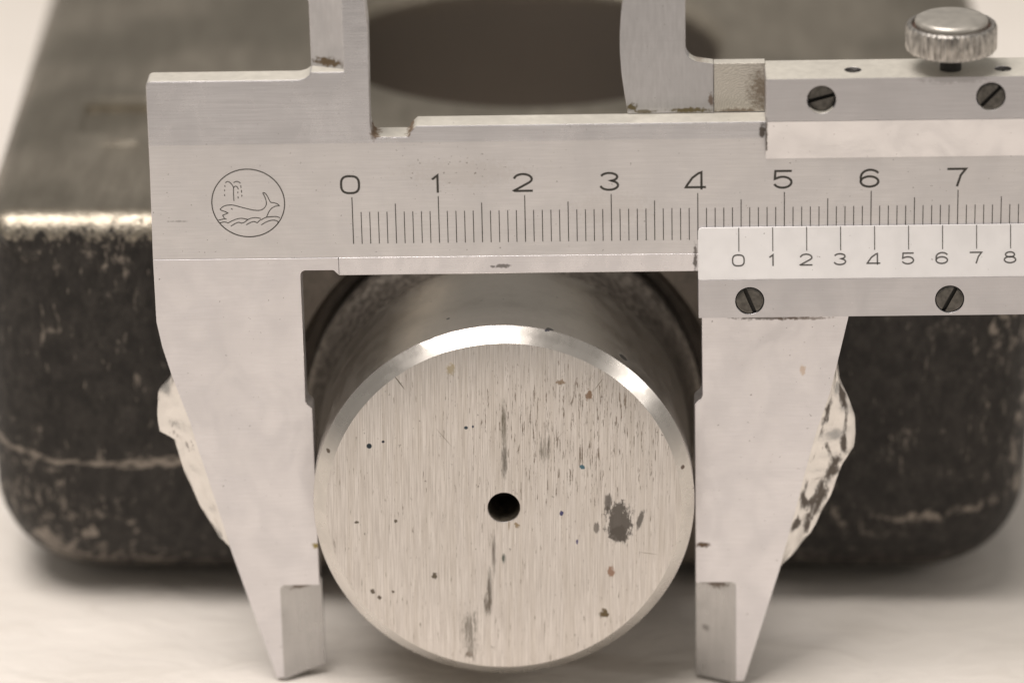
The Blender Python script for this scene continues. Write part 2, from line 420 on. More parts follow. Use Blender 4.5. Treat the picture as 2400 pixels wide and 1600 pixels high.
def block_metal():
    """forged block: black scale on the sides, ground bare top, worn rims"""
    t = NT('forged_black_steel')
    x, y, z = t.sep()
    n1 = t.noise(0.22, (1, 1, 0.8), 6.0, 0.68, 1.5)
    n2 = t.noise(0.75, (1, 1, 0.7), 5.0, 0.65, 8.0)
    n3 = t.noise(0.05, (1, 1, 1), 3.0, 0.5, 3.0)
    scale_c = t.mix(t.ramp(n2, 0.3, 0.75), (0.024, 0.0218, 0.0202), (0.056, 0.050, 0.045))
    # worn-through specks
    w = t.m('ADD', t.m('MULTIPLY', n1, 0.5), t.m('MULTIPLY', n2, 0.5))
    w = t.m('ADD', w, t.m('MULTIPLY', t.m('SUBTRACT', n3, 0.5), 0.42))
    speck = t.ramp(w, 0.545, 0.63)
    # rims and the scraped line along the front
    rim = t.ramp(t.m('ADD', z, t.m('MULTIPLY', t.m('SUBTRACT', n2, 0.5), 9.0)), 48.3, 50.2)
    low = t.ramp(t.m('ADD', z, t.m('MULTIPLY', t.m('SUBTRACT', n1, 0.5), 16.0)), 6.0, 1.0, 0, 0.65)
    fr = t.noise(0.5, (0.8, 1, 1.5), 5.0, 0.65, 12)
    wav = t.m('MULTIPLY', t.m('SINE', t.m('MULTIPLY', x, 0.10)), 1.6)
    lineL = t.m('ABSOLUTE', t.m('SUBTRACT', t.m('ADD', z, t.m('ADD', wav, t.m('MULTIPLY', t.m('SUBTRACT', fr, 0.5), 3.0))), 20.5))
    lineL = t.m('MULTIPLY', t.m('MULTIPLY', t.ramp(lineL, 0.62, 0.1), t.ramp(n2, 0.36, 0.52, 0.25, 1.0)), t.ramp(x, -30.0, -40.0))
    lineR = t.m('ABSOLUTE', t.m('SUBTRACT', t.m('ADD', z, t.m('ADD', t.m('MULTIPLY', wav, -1.2), t.m('MULTIPLY', t.m('SUBTRACT', fr, 0.5), 4.0))), 13.5))
    lineR = t.m('MULTIPLY', t.m('MULTIPLY', t.ramp(lineR, 0.9, 0.15), t.ramp(x, 42.0, 50.0)), t.ramp(n2, 0.42, 0.58))
    worn = t.m('MAXIMUM', t.m('MULTIPLY', speck, 0.75), t.m('MULTIPLY', t.m('MAXIMUM', lineL, lineR), 0.85))
    worn = t.m('MAXIMUM', worn, t.m('MULTIPLY', low, t.ramp(n2, 0.4, 0.62)))
    scr = t.noise(0.8, (1.5, 1, 0.4), 5.0, 0.7, 27)
    worn = t.m('MAXIMUM', worn, t.m('MULTIPLY', t.ramp(t.m('ADD', scr, t.m('MULTIPLY', t.m('SUBTRACT', n3, 0.5), 0.25)), 0.60, 0.68), 0.6))
    # spot-faced ring machined round the stub
    ax = t.vm('LENGTH', t.vm('MULTIPLY', t.vm('SUBTRACT', t.p, (0, 0, 25.4)), (1, 0, 1)))
    ax = t.m('ADD', ax, t.m('MULTIPLY', t.m('SUBTRACT', n2, 0.5), 3.0))
    sf = t.m('MULTIPLY', t.ramp(ax, 33.5, 32.0), t.ramp(y, 40.0, 36.0))
    worn = t.m('MAXIMUM', worn, t.m('MULTIPLY', sf, t.ramp(n1, 0.3, 0.6, 0.45, 0.95)))
    c = t.mix(worn, scale_c, (0.30, 0.262, 0.225))
    c_top = t.mix(t.ramp(t.noise(0.35, (1.5, 0.25, 1), 4, 0.6, 5), 0.3, 0.7), (0.43, 0.385, 0.32), (0.55, 0.50, 0.42))
    c_top = t.mix(t.m('MULTIPLY', t.ramp(t.noise(0.045, (1, 1, 1), 3, 0.5, 14), 0.38, 0.62), 0.6), c_top, (0.25, 0.225, 0.18))
    bore = t.ramp(t.vm('LENGTH', t.vm('MULTIPLY', t.vm('SUBTRACT', t.p, (2.6, 93.8, 0)), (1, 1, 0))), 26.6, 26.2)
    c = t.mix(bore, c, (0.34, 0.305, 0.27))
    c = t.mix(rim, c, c_top)
    r = t.mixf(rim, t.mixf(worn, 0.62, 0.42), 0.36)
    met = t.mixf(rim, t.mixf(worn, 0.25, 0.75), 1.0)
    r = t.mixf(bore, r, 0.34)
    met = t.mixf(bore, met, 0.85)
    h = t.m('SUBTRACT', n2, t.m('MULTIPLY', worn, 0.3))
    nb = t.bump(h, 0.22, 0.7)
    edge_n = t.m('MULTIPLY', t.noise(0.8, (1, 1, 1), 5, 0.65, 31), t.ramp(t.m('ABSOLUTE', t.m('SUBTRACT', z, 50.0)), 1.9, 0.8))
    nb = t.bump(edge_n, 0.18, 1.0, nb)
    return t.done(c, r, met, nb, spec=0.3)


BLOCK = block_metal()


def paper_material():
    t = NT('white_paper_sheet')
    a = t.noise(0.03, (1, 1, 1), 4, 0.55, 2)
    b = t.noise(0.16, (0.7, 1.5, 1), 4, 0.5, 6, 1.2)
    c = t.mix(t.ramp(a, 0.35, 0.65), (0.80, 0.755, 0.70), (0.86, 0.815, 0.765))
    c = t.mix(t.m('MULTIPLY', t.ramp(b, 0.5, 0.75), 0.30), c, (0.70, 0.65, 0.59))
    return t.done(c, 0.42, 0.0, t.bump(b, 0.7, 0.6), spec=0.45)


PAPER = paper_material()

# ------------------------------------------------------------------ mesh helpers


def mesh_obj(name, verts, faces, mat, parent=None, bevel=0.0, segs=2, smooth=True, angle=35, label=None, recalc=True):
    me = bpy.data.meshes.new(name)
    me.from_pydata([(a * MM, b * MM, c * MM) for a, b, c in verts], [], faces)
    if recalc:
        bm = bmesh.new()
        bm.from_mesh(me)
        bmesh.ops.recalc_face_normals(bm, faces=bm.faces)
        bm.to_mesh(me)
        bm.free()
    me.materials.append(mat)
    if smooth:
        for p in me.polygons:
            p.use_smooth = True
        me.set_sharp_from_angle(angle=radians(angle))
    o = bpy.data.objects.new(name, me)
    COL.objects.link(o)
    o.parent = parent
    if bevel:
        m = o.modifiers.new('edge', 'BEVEL')
        m.width = bevel * MM
        m.segments = segs
        m.limit_method = 'ANGLE'
        m.angle_limit = radians(28)
        m.use_clamp_overlap = True
        m.harden_normals = True
    if label:
        o['label'] = label
    return o


def prism(outline, v0, v1, v0f=None):
    """extrude an (u, w) outline from depth v0 (toward the viewer) to v1"""
    n = len(outline)
    vs = [(u, v0f(u, w) if v0f else v0, w) for u, w in outline] + [(u, v1, w) for u, w in outline]
    fs = [list(range(n)), list(range(2 * n - 1, n - 1, -1))]
    for i in range(n):
        j = (i + 1) % n
        fs.append([i, i + n, j + n, j])
    return vs, fs


def sweep_u(profile, u0, u1):
    """extrude a (v, w) section along u"""
    n = len(profile)
    vs = [(u0, v, w) for v, w in profile] + [(u1, v, w) for v, w in profile]
    fs = [list(range(n)), list(range(2 * n - 1, n - 1, -1))]
    for i in range(n):
        j = (i + 1) % n
        fs.append([i, j, j + n, i + n])
    return vs, fs


def arc(cx, cy, r, a0, a1, n=6):
    return [(cx + r * cos(radians(a0 + (a1 - a0) * i / n)), cy + r * sin(radians(a0 + (a1 - a0) * i / n))) for i in range(n + 1)]


def lathe(profile, axis='y', seg=96, cx=0.0, cy=0.0, wob=None):
    """profile = [(r, h)]; axis 'y': h runs along +y round (cx, cy)=(x, z); axis 'z': round (x, y)"""
    vs, fs = [], []
    for r, h in profile:
        for k in range(seg):
            a = 2 * pi * k / seg
            rr = r + (wob(r, h, k) if wob else 0)
            if axis == 'y':
                vs.append((cx + rr * cos(a), h, cy + rr * sin(a)))
            else:
                vs.append((cx + rr * cos(a), cy + rr * sin(a), h))
    for i in range(len(profile) - 1):
        for k in range(seg):
            j = (k + 1) % seg
            fs.append([i * seg + k, i * seg + j, (i + 1) * seg + j, (i + 1) * seg + k])
    return vs, fs


def ribbon(lines, width, put, closed=False):
    """flat strokes of a given width; put(u, w) -> 3-d point"""
    vs, fs = [], []
    for pts in lines:
        n = len(pts)
        base = len(vs)
        for i, (a, b) in enumerate(pts):
            if closed:
                p, q = pts[i - 1], pts[(i + 1) % n]
            else:
                p, q = pts[max(i - 1, 0)], pts[min(i + 1, n - 1)]
            d1 = (a - p[0], b - p[1])
            d2 = (q[0] - a, q[1] - b)
            l1, l2 = hypot(*d1), hypot(*d2)
            if l1 < 1e-9:
                d1, l1 = d2, l2
            if l2 < 1e-9:
                d2, l2 = d1, l1
            tx, ty = d1[0] / l1 + d2[0] / l2, d1[1] / l1 + d2[1] / l2
            l = hypot(tx, ty) or 1.0
            tx, ty = tx / l, ty / l
            c = max(0.45, tx * d1[0] / l1 + ty * d1[1] / l1)
            h = width / 2 / c
            e0 = width * 0.3
            ea, eb = a, b
            if not closed and i == 0:
                ea, eb = a - tx * e0, b - ty * e0
            if not closed and i == n - 1:
                ea, eb = a + tx * e0, b + ty * e0
            vs.append(put(ea - ty * h, eb + tx * h))
            vs.append(put(ea + ty * h, eb - tx * h))
        m = n if closed else n - 1
        for i in range(m):
            j = (i + 1) % n
            fs.append([base + 2 * i, base + 2 * i + 1, base + 2 * j + 1, base + 2 * j])
    return vs, fs


def catmull(pts, n=5):
    out = []
    for i in range(len(pts) - 1):
        p0, p1, p2, p3 = pts[max(i - 1, 0)], pts[i], pts[i + 1], pts[min(i + 2, len(pts) - 1)]
        for k in range(n):
            s = k / n
            out.append(tuple(0.5 * (2 * p1[c] + (p2[c] - p0[c]) * s + (2 * p0[c] - 5 * p1[c] + 4 * p2[c] - p3[c]) * s * s
                                    + (3 * p1[c] - p0[c] - 3 * p2[c] + p3[c]) * s ** 3) for c in (0, 1)))
    out.append(pts[-1])
    return out


def ellipse_pts(cx, cy, rx, ry, a0, a1, n=18, p=2.0):
    r = []
    for i in range(n + 1):
        a = radians(a0 + (a1 - a0) * i / n)
        c, s = cos(a), sin(a)
        r.append((cx + rx * math.copysign(abs(c) ** (2 / p), c), cy + ry * math.copysign(abs(s) ** (2 / p), s)))
    return r


# stroke digits in a box 0.95 wide, 1 high, centred on (0, 0)
DIGIT = {
    0: [ellipse_pts(0, 0, 0.47, 0.5, 90, 450, 32, 2.8)],
    1: [[(-0.20, 0.27), (0.06, 0.48), (0.06, -0.5)]],
    2: [ellipse_pts(0, 0.20, 0.46, 0.30, 168, -20, 16) + [(0.32, 0.0), (-0.47, -0.47), (-0.44, -0.49), (0.47, -0.49)]],
    3: [ellipse_pts(-0.02, 0.27, 0.42, 0.23, 160, -78, 18) + ellipse_pts(-0.02, -0.22, 0.46, 0.27, 84, -165, 18)],
    4: [[(0.47, -0.40), (-0.55, -0.40), (-0.50, -0.30), (-0.20, 0.16), (0.12, 0.42), (0.27, 0.48), (0.27, -0.5)]],
    5: [[(0.42, 0.49), (-0.40, 0.49), (-0.43, 0.03)] + ellipse_pts(-0.02, -0.17, 0.46, 0.32, 128, -155, 20)],
    6: [ellipse_pts(0.02, 0.06, 0.50, 0.44, 38, 190, 14) + ellipse_pts(-0.02, -0.19, 0.46, 0.30, 180, 540, 30)],
    7: [[(-0.47, 0.49), (0.46, 0.49), (0.20, 0.12), (0.02, -0.5)]],
    8: [ellipse_pts(0, 0.26, 0.36, 0.23, -90, 270, 26), ellipse_pts(0, -0.22, 0.46, 0.28, 90, 450, 30)],
    9: [ellipse_pts(0.02, 0.19, 0.46, 0.30, 0, 360, 30) + ellipse_pts(-0.02, -0.06, 0.50, 0.44, 10, -142, 14)],
}


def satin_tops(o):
    """upward faces get a duller satin, the light they catch put into its tone"""
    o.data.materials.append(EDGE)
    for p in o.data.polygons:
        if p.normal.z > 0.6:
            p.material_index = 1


def thing(name, label, cat, loc=(0, 0, 0), rot=None):
    o = bpy.data.objects.new(name, None)
    COL.objects.link(o)
    o.empty_display_size = 0.01
    o.location = loc
    if rot is not None:
        o.rotation_euler = rot
    o['label'] = label
    o['category'] = cat
    return o


# ------------------------------------------------------------------ the surface everything rests on


def build_sheet():
    xs = sorted(set([round(-160 + i * 2.5, 3) for i in range(129)] + [s * v for s in (-1, 1) for v in (200, 260, 340, 450, 600, 850, 1200)]))
    ys = sorted(set([round(-120 + i * 2.5, 3) for i in range(81)] + [-230, -200, -160, 200, 260, 340, 450, 600, 900, 1300, 1900]))
    vs, fs = [], []
    for y in ys:
        for x in xs:
            n = noise.fractal(Vector((x * 0.020, y * 0.035, 3.1)), 0.9, 2.0, 3)
            ridge = 1 - abs(noise.noise(Vector((x * 0.03 + y * 0.022, y * 0.05 - x * 0.012, 9.2)))) * 2
            fold = 1 - abs(noise.noise(Vector((x * 0.075 - y * 0.03, y * 0.11 + x * 0.02, 4.4)))) * 2
            h = 0.55 * n + 0.45 * max(0.0, ridge) + 0.30 * max(0.0, fold) ** 2 - 1.15
            edge = min(1.0, max(0.0, (60 - y) / 30.0)) if abs(x) < 75 else 1.0
            vs.append((x, y, min(-0.05, h * (0.25 + 0.75 * edge))))
    nx = len(xs)
    for j in range(len(ys) - 1):
        for i in range(nx - 1):
            a = j * nx + i
            fs.append([a, a + 1, a + 1 + nx, a + nx])
    o = mesh_obj('table_surface', vs, fs, PAPER, None, recalc=False)
    o['kind'] = 'structure'
    o['label'] = 'white sheet covering the tabletop under the block and caliper'


build_sheet()

# ------------------------------------------------------------------ the steel block with its round stub
ZC = 25.4          # height of the stub's axis
YF = 27.0          # front of the block
BX0, BX1, BZ1, BY1 = -63.8, 65.4, 51.6, 160.0


def section():
    """block outline in (x, z), anticlockwise, with inward normals"""
    rt, rb = 4.5, 13.0
    pts = []
    for cx, cz, r, a0 in ((BX1 - rt, BZ1 - rt, rt, 0), (BX0 + rt, BZ1 - rt, rt, 90), (BX0 + rb, rb, rb, 180), (BX1 - rb, rb, rb, 270)):
        for k in range(11):
            a = radians(a0 + 9 * k)
            pts.append((cx + r * cos(a), cz + r * sin(a), -cos(a), -sin(a)))
    # a few points along the straight runs keep the shading even
    out = []
    for i, p in enumerate(pts):
        out.append(p)
        q = pts[(i + 1) % len(pts)]
        L = hypot(q[0] - p[0], q[1] - p[1])
        if L > 12:
            m = int(L // 9)
            for k in range(1, m):
                s = k / m
                out.append((p[0] + (q[0] - p[0]) * s, p[1] + (q[1] - p[1]) * s, p[2], p[3]))
    return out


def build_block():
    sec = section()
    n = len(sec)
    rings = []

    def rf(z):
        s = min(1, max(0, z / BZ1))
        return 10.8 * (1 - s) ** 1.3 + 3.4

    def rf2(z, nx):
        return max(rf(z), 8.5 * min(1.0, abs(nx)) ** 1.5)

    for k in range(9):                                   # front rounding
        a = radians(90 * k / 8)
        rings.append([(x + nx * rf2(z, nx) * (1 - sin(a)), YF + rf2(z, nx) * (1 - cos(a)), z + nz * rf2(z, nx) * (1 - sin(a))) for x, z, nx, nz in sec])
    for y in (55, 75, 95, 115, 135):
        rings.append([(x, y, z) for x, z, nx, nz in sec])
    for k in range(8, -1, -1):
        a = radians(90 * k / 8)
        rings.append([(x + nx * rf2(z, nx) * (1 - sin(a)), BY1 - rf2(z, nx) * (1 - cos(a)), z + nz * rf2(z, nx) * (1 - sin(a))) for x, z, nx, nz in sec])
    vs = [p for r in rings for p in r]
    fs = [list(range(n))[::-1], [(len(rings) - 1) * n + i for i in range(n)]]
    for j in range(len(rings) - 1):
        for i in range(n):
            k = (i + 1) % n
            fs.append([j * n + i, j * n + k, (j + 1) * n + k, (j + 1) * n + i])
    body = mesh_obj('body', vs, fs, BLOCK, None, smooth=False)

    def cutter(profile, axis, cx, cy):
        v, f = lathe(profile, axis, 128, cx, cy)
        m = len(profile)
        f.append(list(range(128))[::-1])
        f.append([(m - 1) * 128 + i for i in range(128)])
        return mesh_obj('cutter', v, f, BLOCK, None, smooth=False)

    cuts = [cutter([(26.0, -5.0), (26.0, BZ1 - 2.0), (26.5, BZ1 - 0.9), (27.6, BZ1 - 0.1), (27.8, BZ1 + 3.0)], 'z', 2.6, 93.8),
            cutter([(26.8, YF - 3.0), (26.8, YF), (25.9, YF + 1.4), (25.9, YF + 4.0)], 'y', 0.0, ZC)]
    # shallow stamped panel on the top, near the front corner
    cuts.append(mesh_obj('cutter', *prism([(-53.5, BZ1 - 0.55), (-38.0, BZ1 - 0.55), (-37.0, BZ1 + 1), (-55.5, BZ1 + 1)], 56.5, 67.0), BLOCK, None, smooth=False))
    for c in cuts:
        mod = body.modifiers.new('cut', 'BOOLEAN')
        mod.operation = 'DIFFERENCE'
        mod.object = c
        mod.solver = 'EXACT'
    dg = bpy.context.evaluated_depsgraph_get()
    me = bpy.data.meshes.new_from_object(body.evaluated_get(dg))
    body.modifiers.clear()
    body.data = me
    for c in cuts:
        bpy.data.objects.remove(c, do_unlink=True)
    for p in me.polygons:
        p.use_smooth = True
    me.set_sharp_from_angle(angle=radians(32))
    w = body.modifiers.new('normals', 'WEIGHTED_NORMAL')
    w.keep_sharp = True
    return body


block = thing('steel_block', 'heavy dark forged steel block with a round bore and bright turned stub', 'steel block', (0, 0, 0))
body = build_block()
body.parent = block

# worn stamping on the top: low rounded ridges
def low_ridge(x0, x1, yc, half, h):
    nx, ny = 10, 12
    vs, fs = [], []
    for i in range(nx + 1):
        x = x0 + (x1 - x0) * i / nx
        for j in range(ny + 1):
            q = -1 + 2 * j / ny
            fall = (0.5 + 0.5 * cos(pi * q)) * min(1.0, i * 0.45, (nx - i) * 0.45)
            vs.append((x, yc + half * q, BZ1 - 0.02 + h * fall * (1 + 0.5 * noise.noise(Vector((x * 0.7, q * 2, yc))))))
    for i in range(nx):
        for j in range(ny):
            a = i * (ny + 1) + j
            fs.append([a, a + 1, a + ny + 2, a + ny + 1])
    mesh_obj('stamped_ridge', vs, fs, BLOCK, body, angle=70)


low_ridge(-55.5, -36.0, 69.6, 2.4, 0.55)
low_ridge(-51.5, -45.0, 53.0, 2.0, 0.5)

# turned stub: its mesh coordinates are centred on its own axis
RS = 22.4
stub = thing('round_stub', '', '', (0, 0, ZC * MM))
del stub['label']
del stub['category']
stub.parent = block
CH = 1.6
rnd = random.Random(4)
v, f = lathe([(1.88, 0.12), (1.92, 0.03), (1.97, 0.0), (8, 0.0), (14, 0.0), (RS - CH - 0.06, 0.0), (RS - CH, 0.02)], 'y', 192)
mesh_obj('end_face', v, f, FACE, stub, angle=20, label='brushed round end face with rust scratches')


def nick(r, h, k):
    # small dents knocked into the outer rim of the chamfer at the upper left
    a = 360.0 * k / 192
    if r > RS - 0.3 and 96 < a < 124:
        return -0.22 * max(0.0, noise.noise(Vector((a * 0.55, 2.0, 0.3))))
    return 0.0


v, f = lathe([(RS - CH, 0.02), (RS - CH * 0.5, CH * 0.5), (RS - 0.05, CH - 0.05), (RS, CH + 0.06)], 'y', 192, wob=nick)
mesh_obj('chamfer', v, f, CHAMFER, stub, angle=20, label='bright turned chamfer ring')
v, f = lathe([(RS, CH + 0.06), (RS, 8), (RS, 14), (RS, 20.5)], 'y', 192)
mesh_obj('barrel', v, f, BARREL, stub, angle=25)
prof = [(RS, 20.5)] + [(RS + 2.0 - 2.0 * cos(radians(a)), 20.5 + 6.0 * sin(radians(a))) for a in (15, 30, 45, 60, 75, 90)]
prof += [(24.45, 27.5), (24.45, 29.9)]
v, f = lathe(prof, 'y', 192)
mesh_obj('root_fillet', v, f, plain_metal('dull_fillet', (0.17, 0.15, 0.13), 0.46, 0.8, (1, 1, 1), 0.35, 0.02), stub, angle=25)
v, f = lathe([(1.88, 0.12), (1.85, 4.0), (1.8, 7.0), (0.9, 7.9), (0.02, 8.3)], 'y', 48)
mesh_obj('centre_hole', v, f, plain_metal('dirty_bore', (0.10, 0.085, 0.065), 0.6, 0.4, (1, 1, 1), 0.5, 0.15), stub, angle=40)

# ------------------------------------------------------------------ the vernier caliper
# local axes: u along the beam, v away from the viewer, w up; (0, 0, 0) is the foot of the zero line
U = Vector((0.99956142, -0.02093783, 0.02094242))
N = Vector((-0.02094242, -0.99978068, 0.0))
W = Vector((-0.0209378, 0.00043858, 0.99978068))
O = Vector((-17.40, 6.36, 55.99)) * MM
BASE_U, BASE_W = 0.0, 0.0
caliper = thing('vernier_caliper', 'satin steel vernier caliper clamped round the stub of the dark block', 'caliper')
caliper.matrix_world = Matrix((
    (U.x, -N.x, W.x, O.x), (U.y, -N.y, W.y, O.y), (U.z, -N.z, W.z, O.z), (0, 0, 0, 1)))
T = 3.25           # beam thickness
TOP = 14.45        # upper edge of the beam
BOT = -3.85        # lower edge of the beam
U_END = 150.0

# --- beam with the fixed outer jaw in one piece
L_FRONT = [(-23.4, -9.4), (-22.9, -12.5), (-21.93, -16.3), (-20.15, -22.07), (-19.21, -26.1), (-18.24, -29.8), (-16.74, -35.7), (-15.9, -39.3)]
outline = [(U_END, BOT), (U_END, TOP), (7.72, TOP)]
outline += arc(6.55, 13.55, 0.4, 20, -90, 4) + arc(3.1, 13.65, 0.5, 270, 180, 5)
outline += [(2.36, 14.6), (2.48, 26.4), (2.25, 29.5), (1.7, 34.0), (0.6, 41.0), (-0.3, 44.0), (-0.4, 44.0), (-0.4, 21.1)]
outline += [(-4.15, 21.1), (-4.35, 20.75), (-4.85, 20.4), (-5.6, 20.2)]
outline += [(-22.2, 20.2)] + arc(-22.5, 19.6, 0.6, 90, 180, 4)
outline += [(-23.2, 9.0), (-23.4, -1.62), (-1.8, -1.62), (-1.8, BOT)]
v, f = prism(outline, 0.0, T)
beam = mesh_obj('main_beam', v, f, SATIN, caliper, bevel=0.10, label='engraved beam with the millimetre scale')
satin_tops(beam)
fj = [(-23.4, -1.65)] + L_FRONT + [(-11.2, -55.9), (-10.3, -55.9), (-10.3, -44.0)]
fj += [(-9.9, -43.6), (-5.58, -43.6), (-5.58, -20.75), (-5.75, -20.5), (-6.2, -20.1), (-6.35, -19.7), (-6.32, -3.9)]
fj += arc(-5.72, -3.8, 0.6, 180, 90, 4) + arc(-2.6, -3.6, 0.4, 90, 30, 3) + [(-1.83, BOT + 0.02), (-1.83, -1.65)]
v, f = prism(fj, -0.025, T - 0.02)
fjaw = mesh_obj('fixed_jaw', v, f, JAW, caliper, bevel=0.07)

# --- brushed rails, a hair proud of the satin field
rail = [(U_END - 0.2, 12.45), (U_END - 0.2, TOP - 0.06), (7.76, TOP - 0.06)] + arc(6.55, 13.52, 0.45, 20, -90, 4) + arc(3.1, 13.62, 0.55, 270, 180, 5)
rail += [(2.30, 14.6), (2.42, 26.4), (2.2, 29.5), (1.65, 34.0), (0.6, 40.5), (-0.3, 43.5), (-0.35, 43.5), (-0.35, 21.04), (-4.1, 21.04), (-4.3, 20.7), (-4.85, 20.34), (-5.6, 20.14)]
rail += [(-22.2, 20.14)] + arc(-22.45, 19.6, 0.55, 90, 180, 4) + [(-23.1, 12.45)]
v, f = prism(rail, -0.07, 0.4)
mesh_obj('upper_rail', v, f, RAIL, beam, bevel=0.05, segs=2)
v, f = prism([(-1.80, -1.65), (U_END - 0.2, -1.65), (U_END - 0.2, BOT + 0.06), (-1.80, BOT + 0.06)], -0.028, 0.4)
mesh_obj('lower_rail', v, f, LOWER, beam, bevel=0.05, segs=2)

# --- fixed inner jaw: a wedge ground thin toward its outer side
vs, fs = [], []
BL = ((20.6, 1.0), (28.6, 1.0), (29.6, 1.05), (30.4, 1.2), (31.0, 1.5), (31.6, 2.0), (35.0, 1.6), (43.8, 0.35))
for w_, s in BL:
    vs += [(-0.42, 0.85, w_), (-0.42 - 3.85 * s, 2.35, w_), (-0.42 - 3.85 * s, T - 0.05, w_), (-0.42, T - 0.05, w_)]
for j in range(len(BL) - 1):
    for i in range(4):
        k = (i + 1) % 4
        fs.append([j * 4 + i, j * 4 + k, j * 4 + 4 + k, j * 4 + 4 + i])
fs += [[3, 2, 1, 0], [4 * len(BL) - 4 + i for i in range(4)]]
mesh_obj('inner_jaw_blade', vs, fs, INNER, caliper, bevel=0.06)


# --- ragged outer edges of both jaws
def rough_edge(front, back, seed, sgn, parent, v_back, mat):
    """a rough strip from the jaw's front edge back to its ragged silhouette"""
    nW, nV = 46, 10

    def at(line, w):
        for (u0, w0), (u1, w1) in zip(line, line[1:]):
            if w1 <= w <= w0:
                s = (w0 - w) / (w0 - w1) if w0 != w1 else 0
                return u0 + (u1 - u0) * s
        return line[0][0] if w > line[0][1] else line[-1][0]

    w0, w1 = front[0][1], front[-1][1]
    vs, fs = [], []
    for i in range(nW + 1):
        w = w0 + (w1 - w0) * i / nW
        uf, ub = at(front, w), at(back, w)
        for j in range(nV + 1):
            s = j / nV
            u = uf + (ub - uf) * min(1.0, s * 1.25)
            vv = 0.02 + v_back * s
            amp = 0.45 * sin(pi * min(1, s * 1.1)) * min(1, abs(ub - uf) / 1.2)
            q = Vector((w * 0.45 + seed, s * 2.4, seed * 1.3))
            vs.append((u + sgn * amp * noise.noise(q), vv + amp * 1.3 * noise.noise(q * 1.7 + Vector((5, 1, 2))), w + 0.25 * amp * noise.noise(q * 2.0)))
    # inner wall so the strip is a solid
    m = nV + 1
    k0 = len(vs)
    for i in range(nW + 1):
        w = w0 + (w1 - w0) * i / nW
        uf = at(front, w)
        vs.append((uf - sgn * 0.8, 0.3, w))
        vs.append((uf - sgn * 0.8, 0.02 + v_back, w))
    for i in range(nW):
        for j in range(nV):
            a = i * m + j
            fs.append([a, a + 1, a + 1 + m, a + m])
        a, b = k0 + 2 * i, k0 + 2 * i + 2
        fs.append([a, b, b + 1, a + 1])
        fs.append([i * m, (i + 1) * m, b, a])
        fs.append([i * m + nV, a + 1, b + 1, (i + 1) * m + nV])
    o = mesh_obj('rough_edge', vs, fs, mat, parent, angle=50, label='ragged outer edge with flaking plating')
    at_ = o.data.attributes.new('rim', 'FLOAT', 'POINT')
    for i in range(nW + 1):
        t_ = i / nW
        mid = max(0.0, min(1.0, (t_ - 0.08) / 0.08)) * max(0.0, min(1.0, (0.86 - t_) / 0.08))
        for j in range(nV + 1):
            s_ = j / nV
            e = max(0.0, 1 - abs(s_ - 0.62) / 0.16) + 0.8 * max(0.0, 1 - abs(s_ - 0.12) / 0.12)
            if sgn < 0:      # small pits near the top, clean plating below
                up = max(0.0, min(1.0, (0.52 - t_) / 0.1)) * max(0.0, 1 - abs(s_ - 0.45) / 0.35)
                e, mid = 0.75 * up - 0.4 * (1 - up), 1.0
            at_.data[i * m + j].value = mid * e + (1 - mid) * -0.5
    return o


L_BACK = [(-22.0, -16.3), (-22.5, -17.5), (-23.9, -19.0), (-24.1, -21.5), (-24.04, -24.4), (-22.4, -25.2), (-21.9, -27.0), (-21.12, -30.0), (-19.73, -33.7), (-17.62, -37.8), (-15.95, -39.3)]
rough_edge(L_FRONT[2:], L_BACK, 2.0, -1, fjaw, 2.6, FLAKE_A)

# --- thin ground tip of the fixed jaw
def jaw_tip(u0, u1, w0, w1a, w1b, parent):
    """blade hollow-ground from the jaw's face down to a thin contact edge"""
    d = u1 - u0
    sec = [(u0, -0.02), (u0 + d * 0.05, 0.05), (u0 + d * 0.12, 0.19), (u0 + d * 0.22, 0.42), (u0 + d * 0.4, 0.85), (u0 + d * 0.7, 1.5), (u1, 2.1), (u1, T - 0.04), (u0, T - 0.04)]
    n = len(sec)
    vs = [(u, v, w0) for u, v in sec] + [(u, v, w1a + (w1b - w1a) * (u - u0) / d) for u, v in sec]
    fs = [list(range(n)), list(range(2 * n - 1, n - 1, -1))] + [[i, (i + 1) % n, (i + 1) % n + n, i + n] for i in range(n)]
    mesh_obj('jaw_tip', vs, fs, BLADE, parent, angle=50)


jaw_tip(-10.32, -5.5, -43.62, -56.1, -55.1, fjaw)

# --- engraved scale
EPS = -0.018


def line_mesh(name, w, h, mat):
    me = bpy.data.meshes.new(name)
    me.from_pydata([(-w / 2 * MM, 0, 0), (w / 2 * MM, 0, 0), (w / 2 * MM, 0, h * MM), (-w / 2 * MM, 0, h * MM)], [], [[0, 1, 2, 3]])
    me.materials.append(mat)
    return me


tick = {k: line_mesh('graduation_line', wd, h, INK) for k, (wd, h) in {'long': (0.112, 5.75), 'mid': (0.105, 4.9), 'short': (0.10, 3.92)}.items()}
PITCH = 0.9968      # millimetre pitch as it measures along this beam
for i in range(0, 96):
    k = 'long' if i % 10 == 0 else ('mid' if i % 5 == 0 else 'short')
    o = bpy.data.objects.new('graduation_line', tick[k])
    COL.objects.link(o)
    o.parent = beam
    o.location = (i * PITCH * MM, EPS * MM, 0.06 * MM)
for d in range(0, 10):
    cu, cw = d * 10 * PITCH - 0.16, 7.36
    lines = [[(cu + x * 2.2, cw + y * 2.08) for x, y in ln] for ln in DIGIT[d]]
    v, f = ribbon(lines, 0.265, lambda a, b: (a, EPS, b))
    mesh_obj('numeral', v, f, INK, beam, smooth=False, recalc=False)

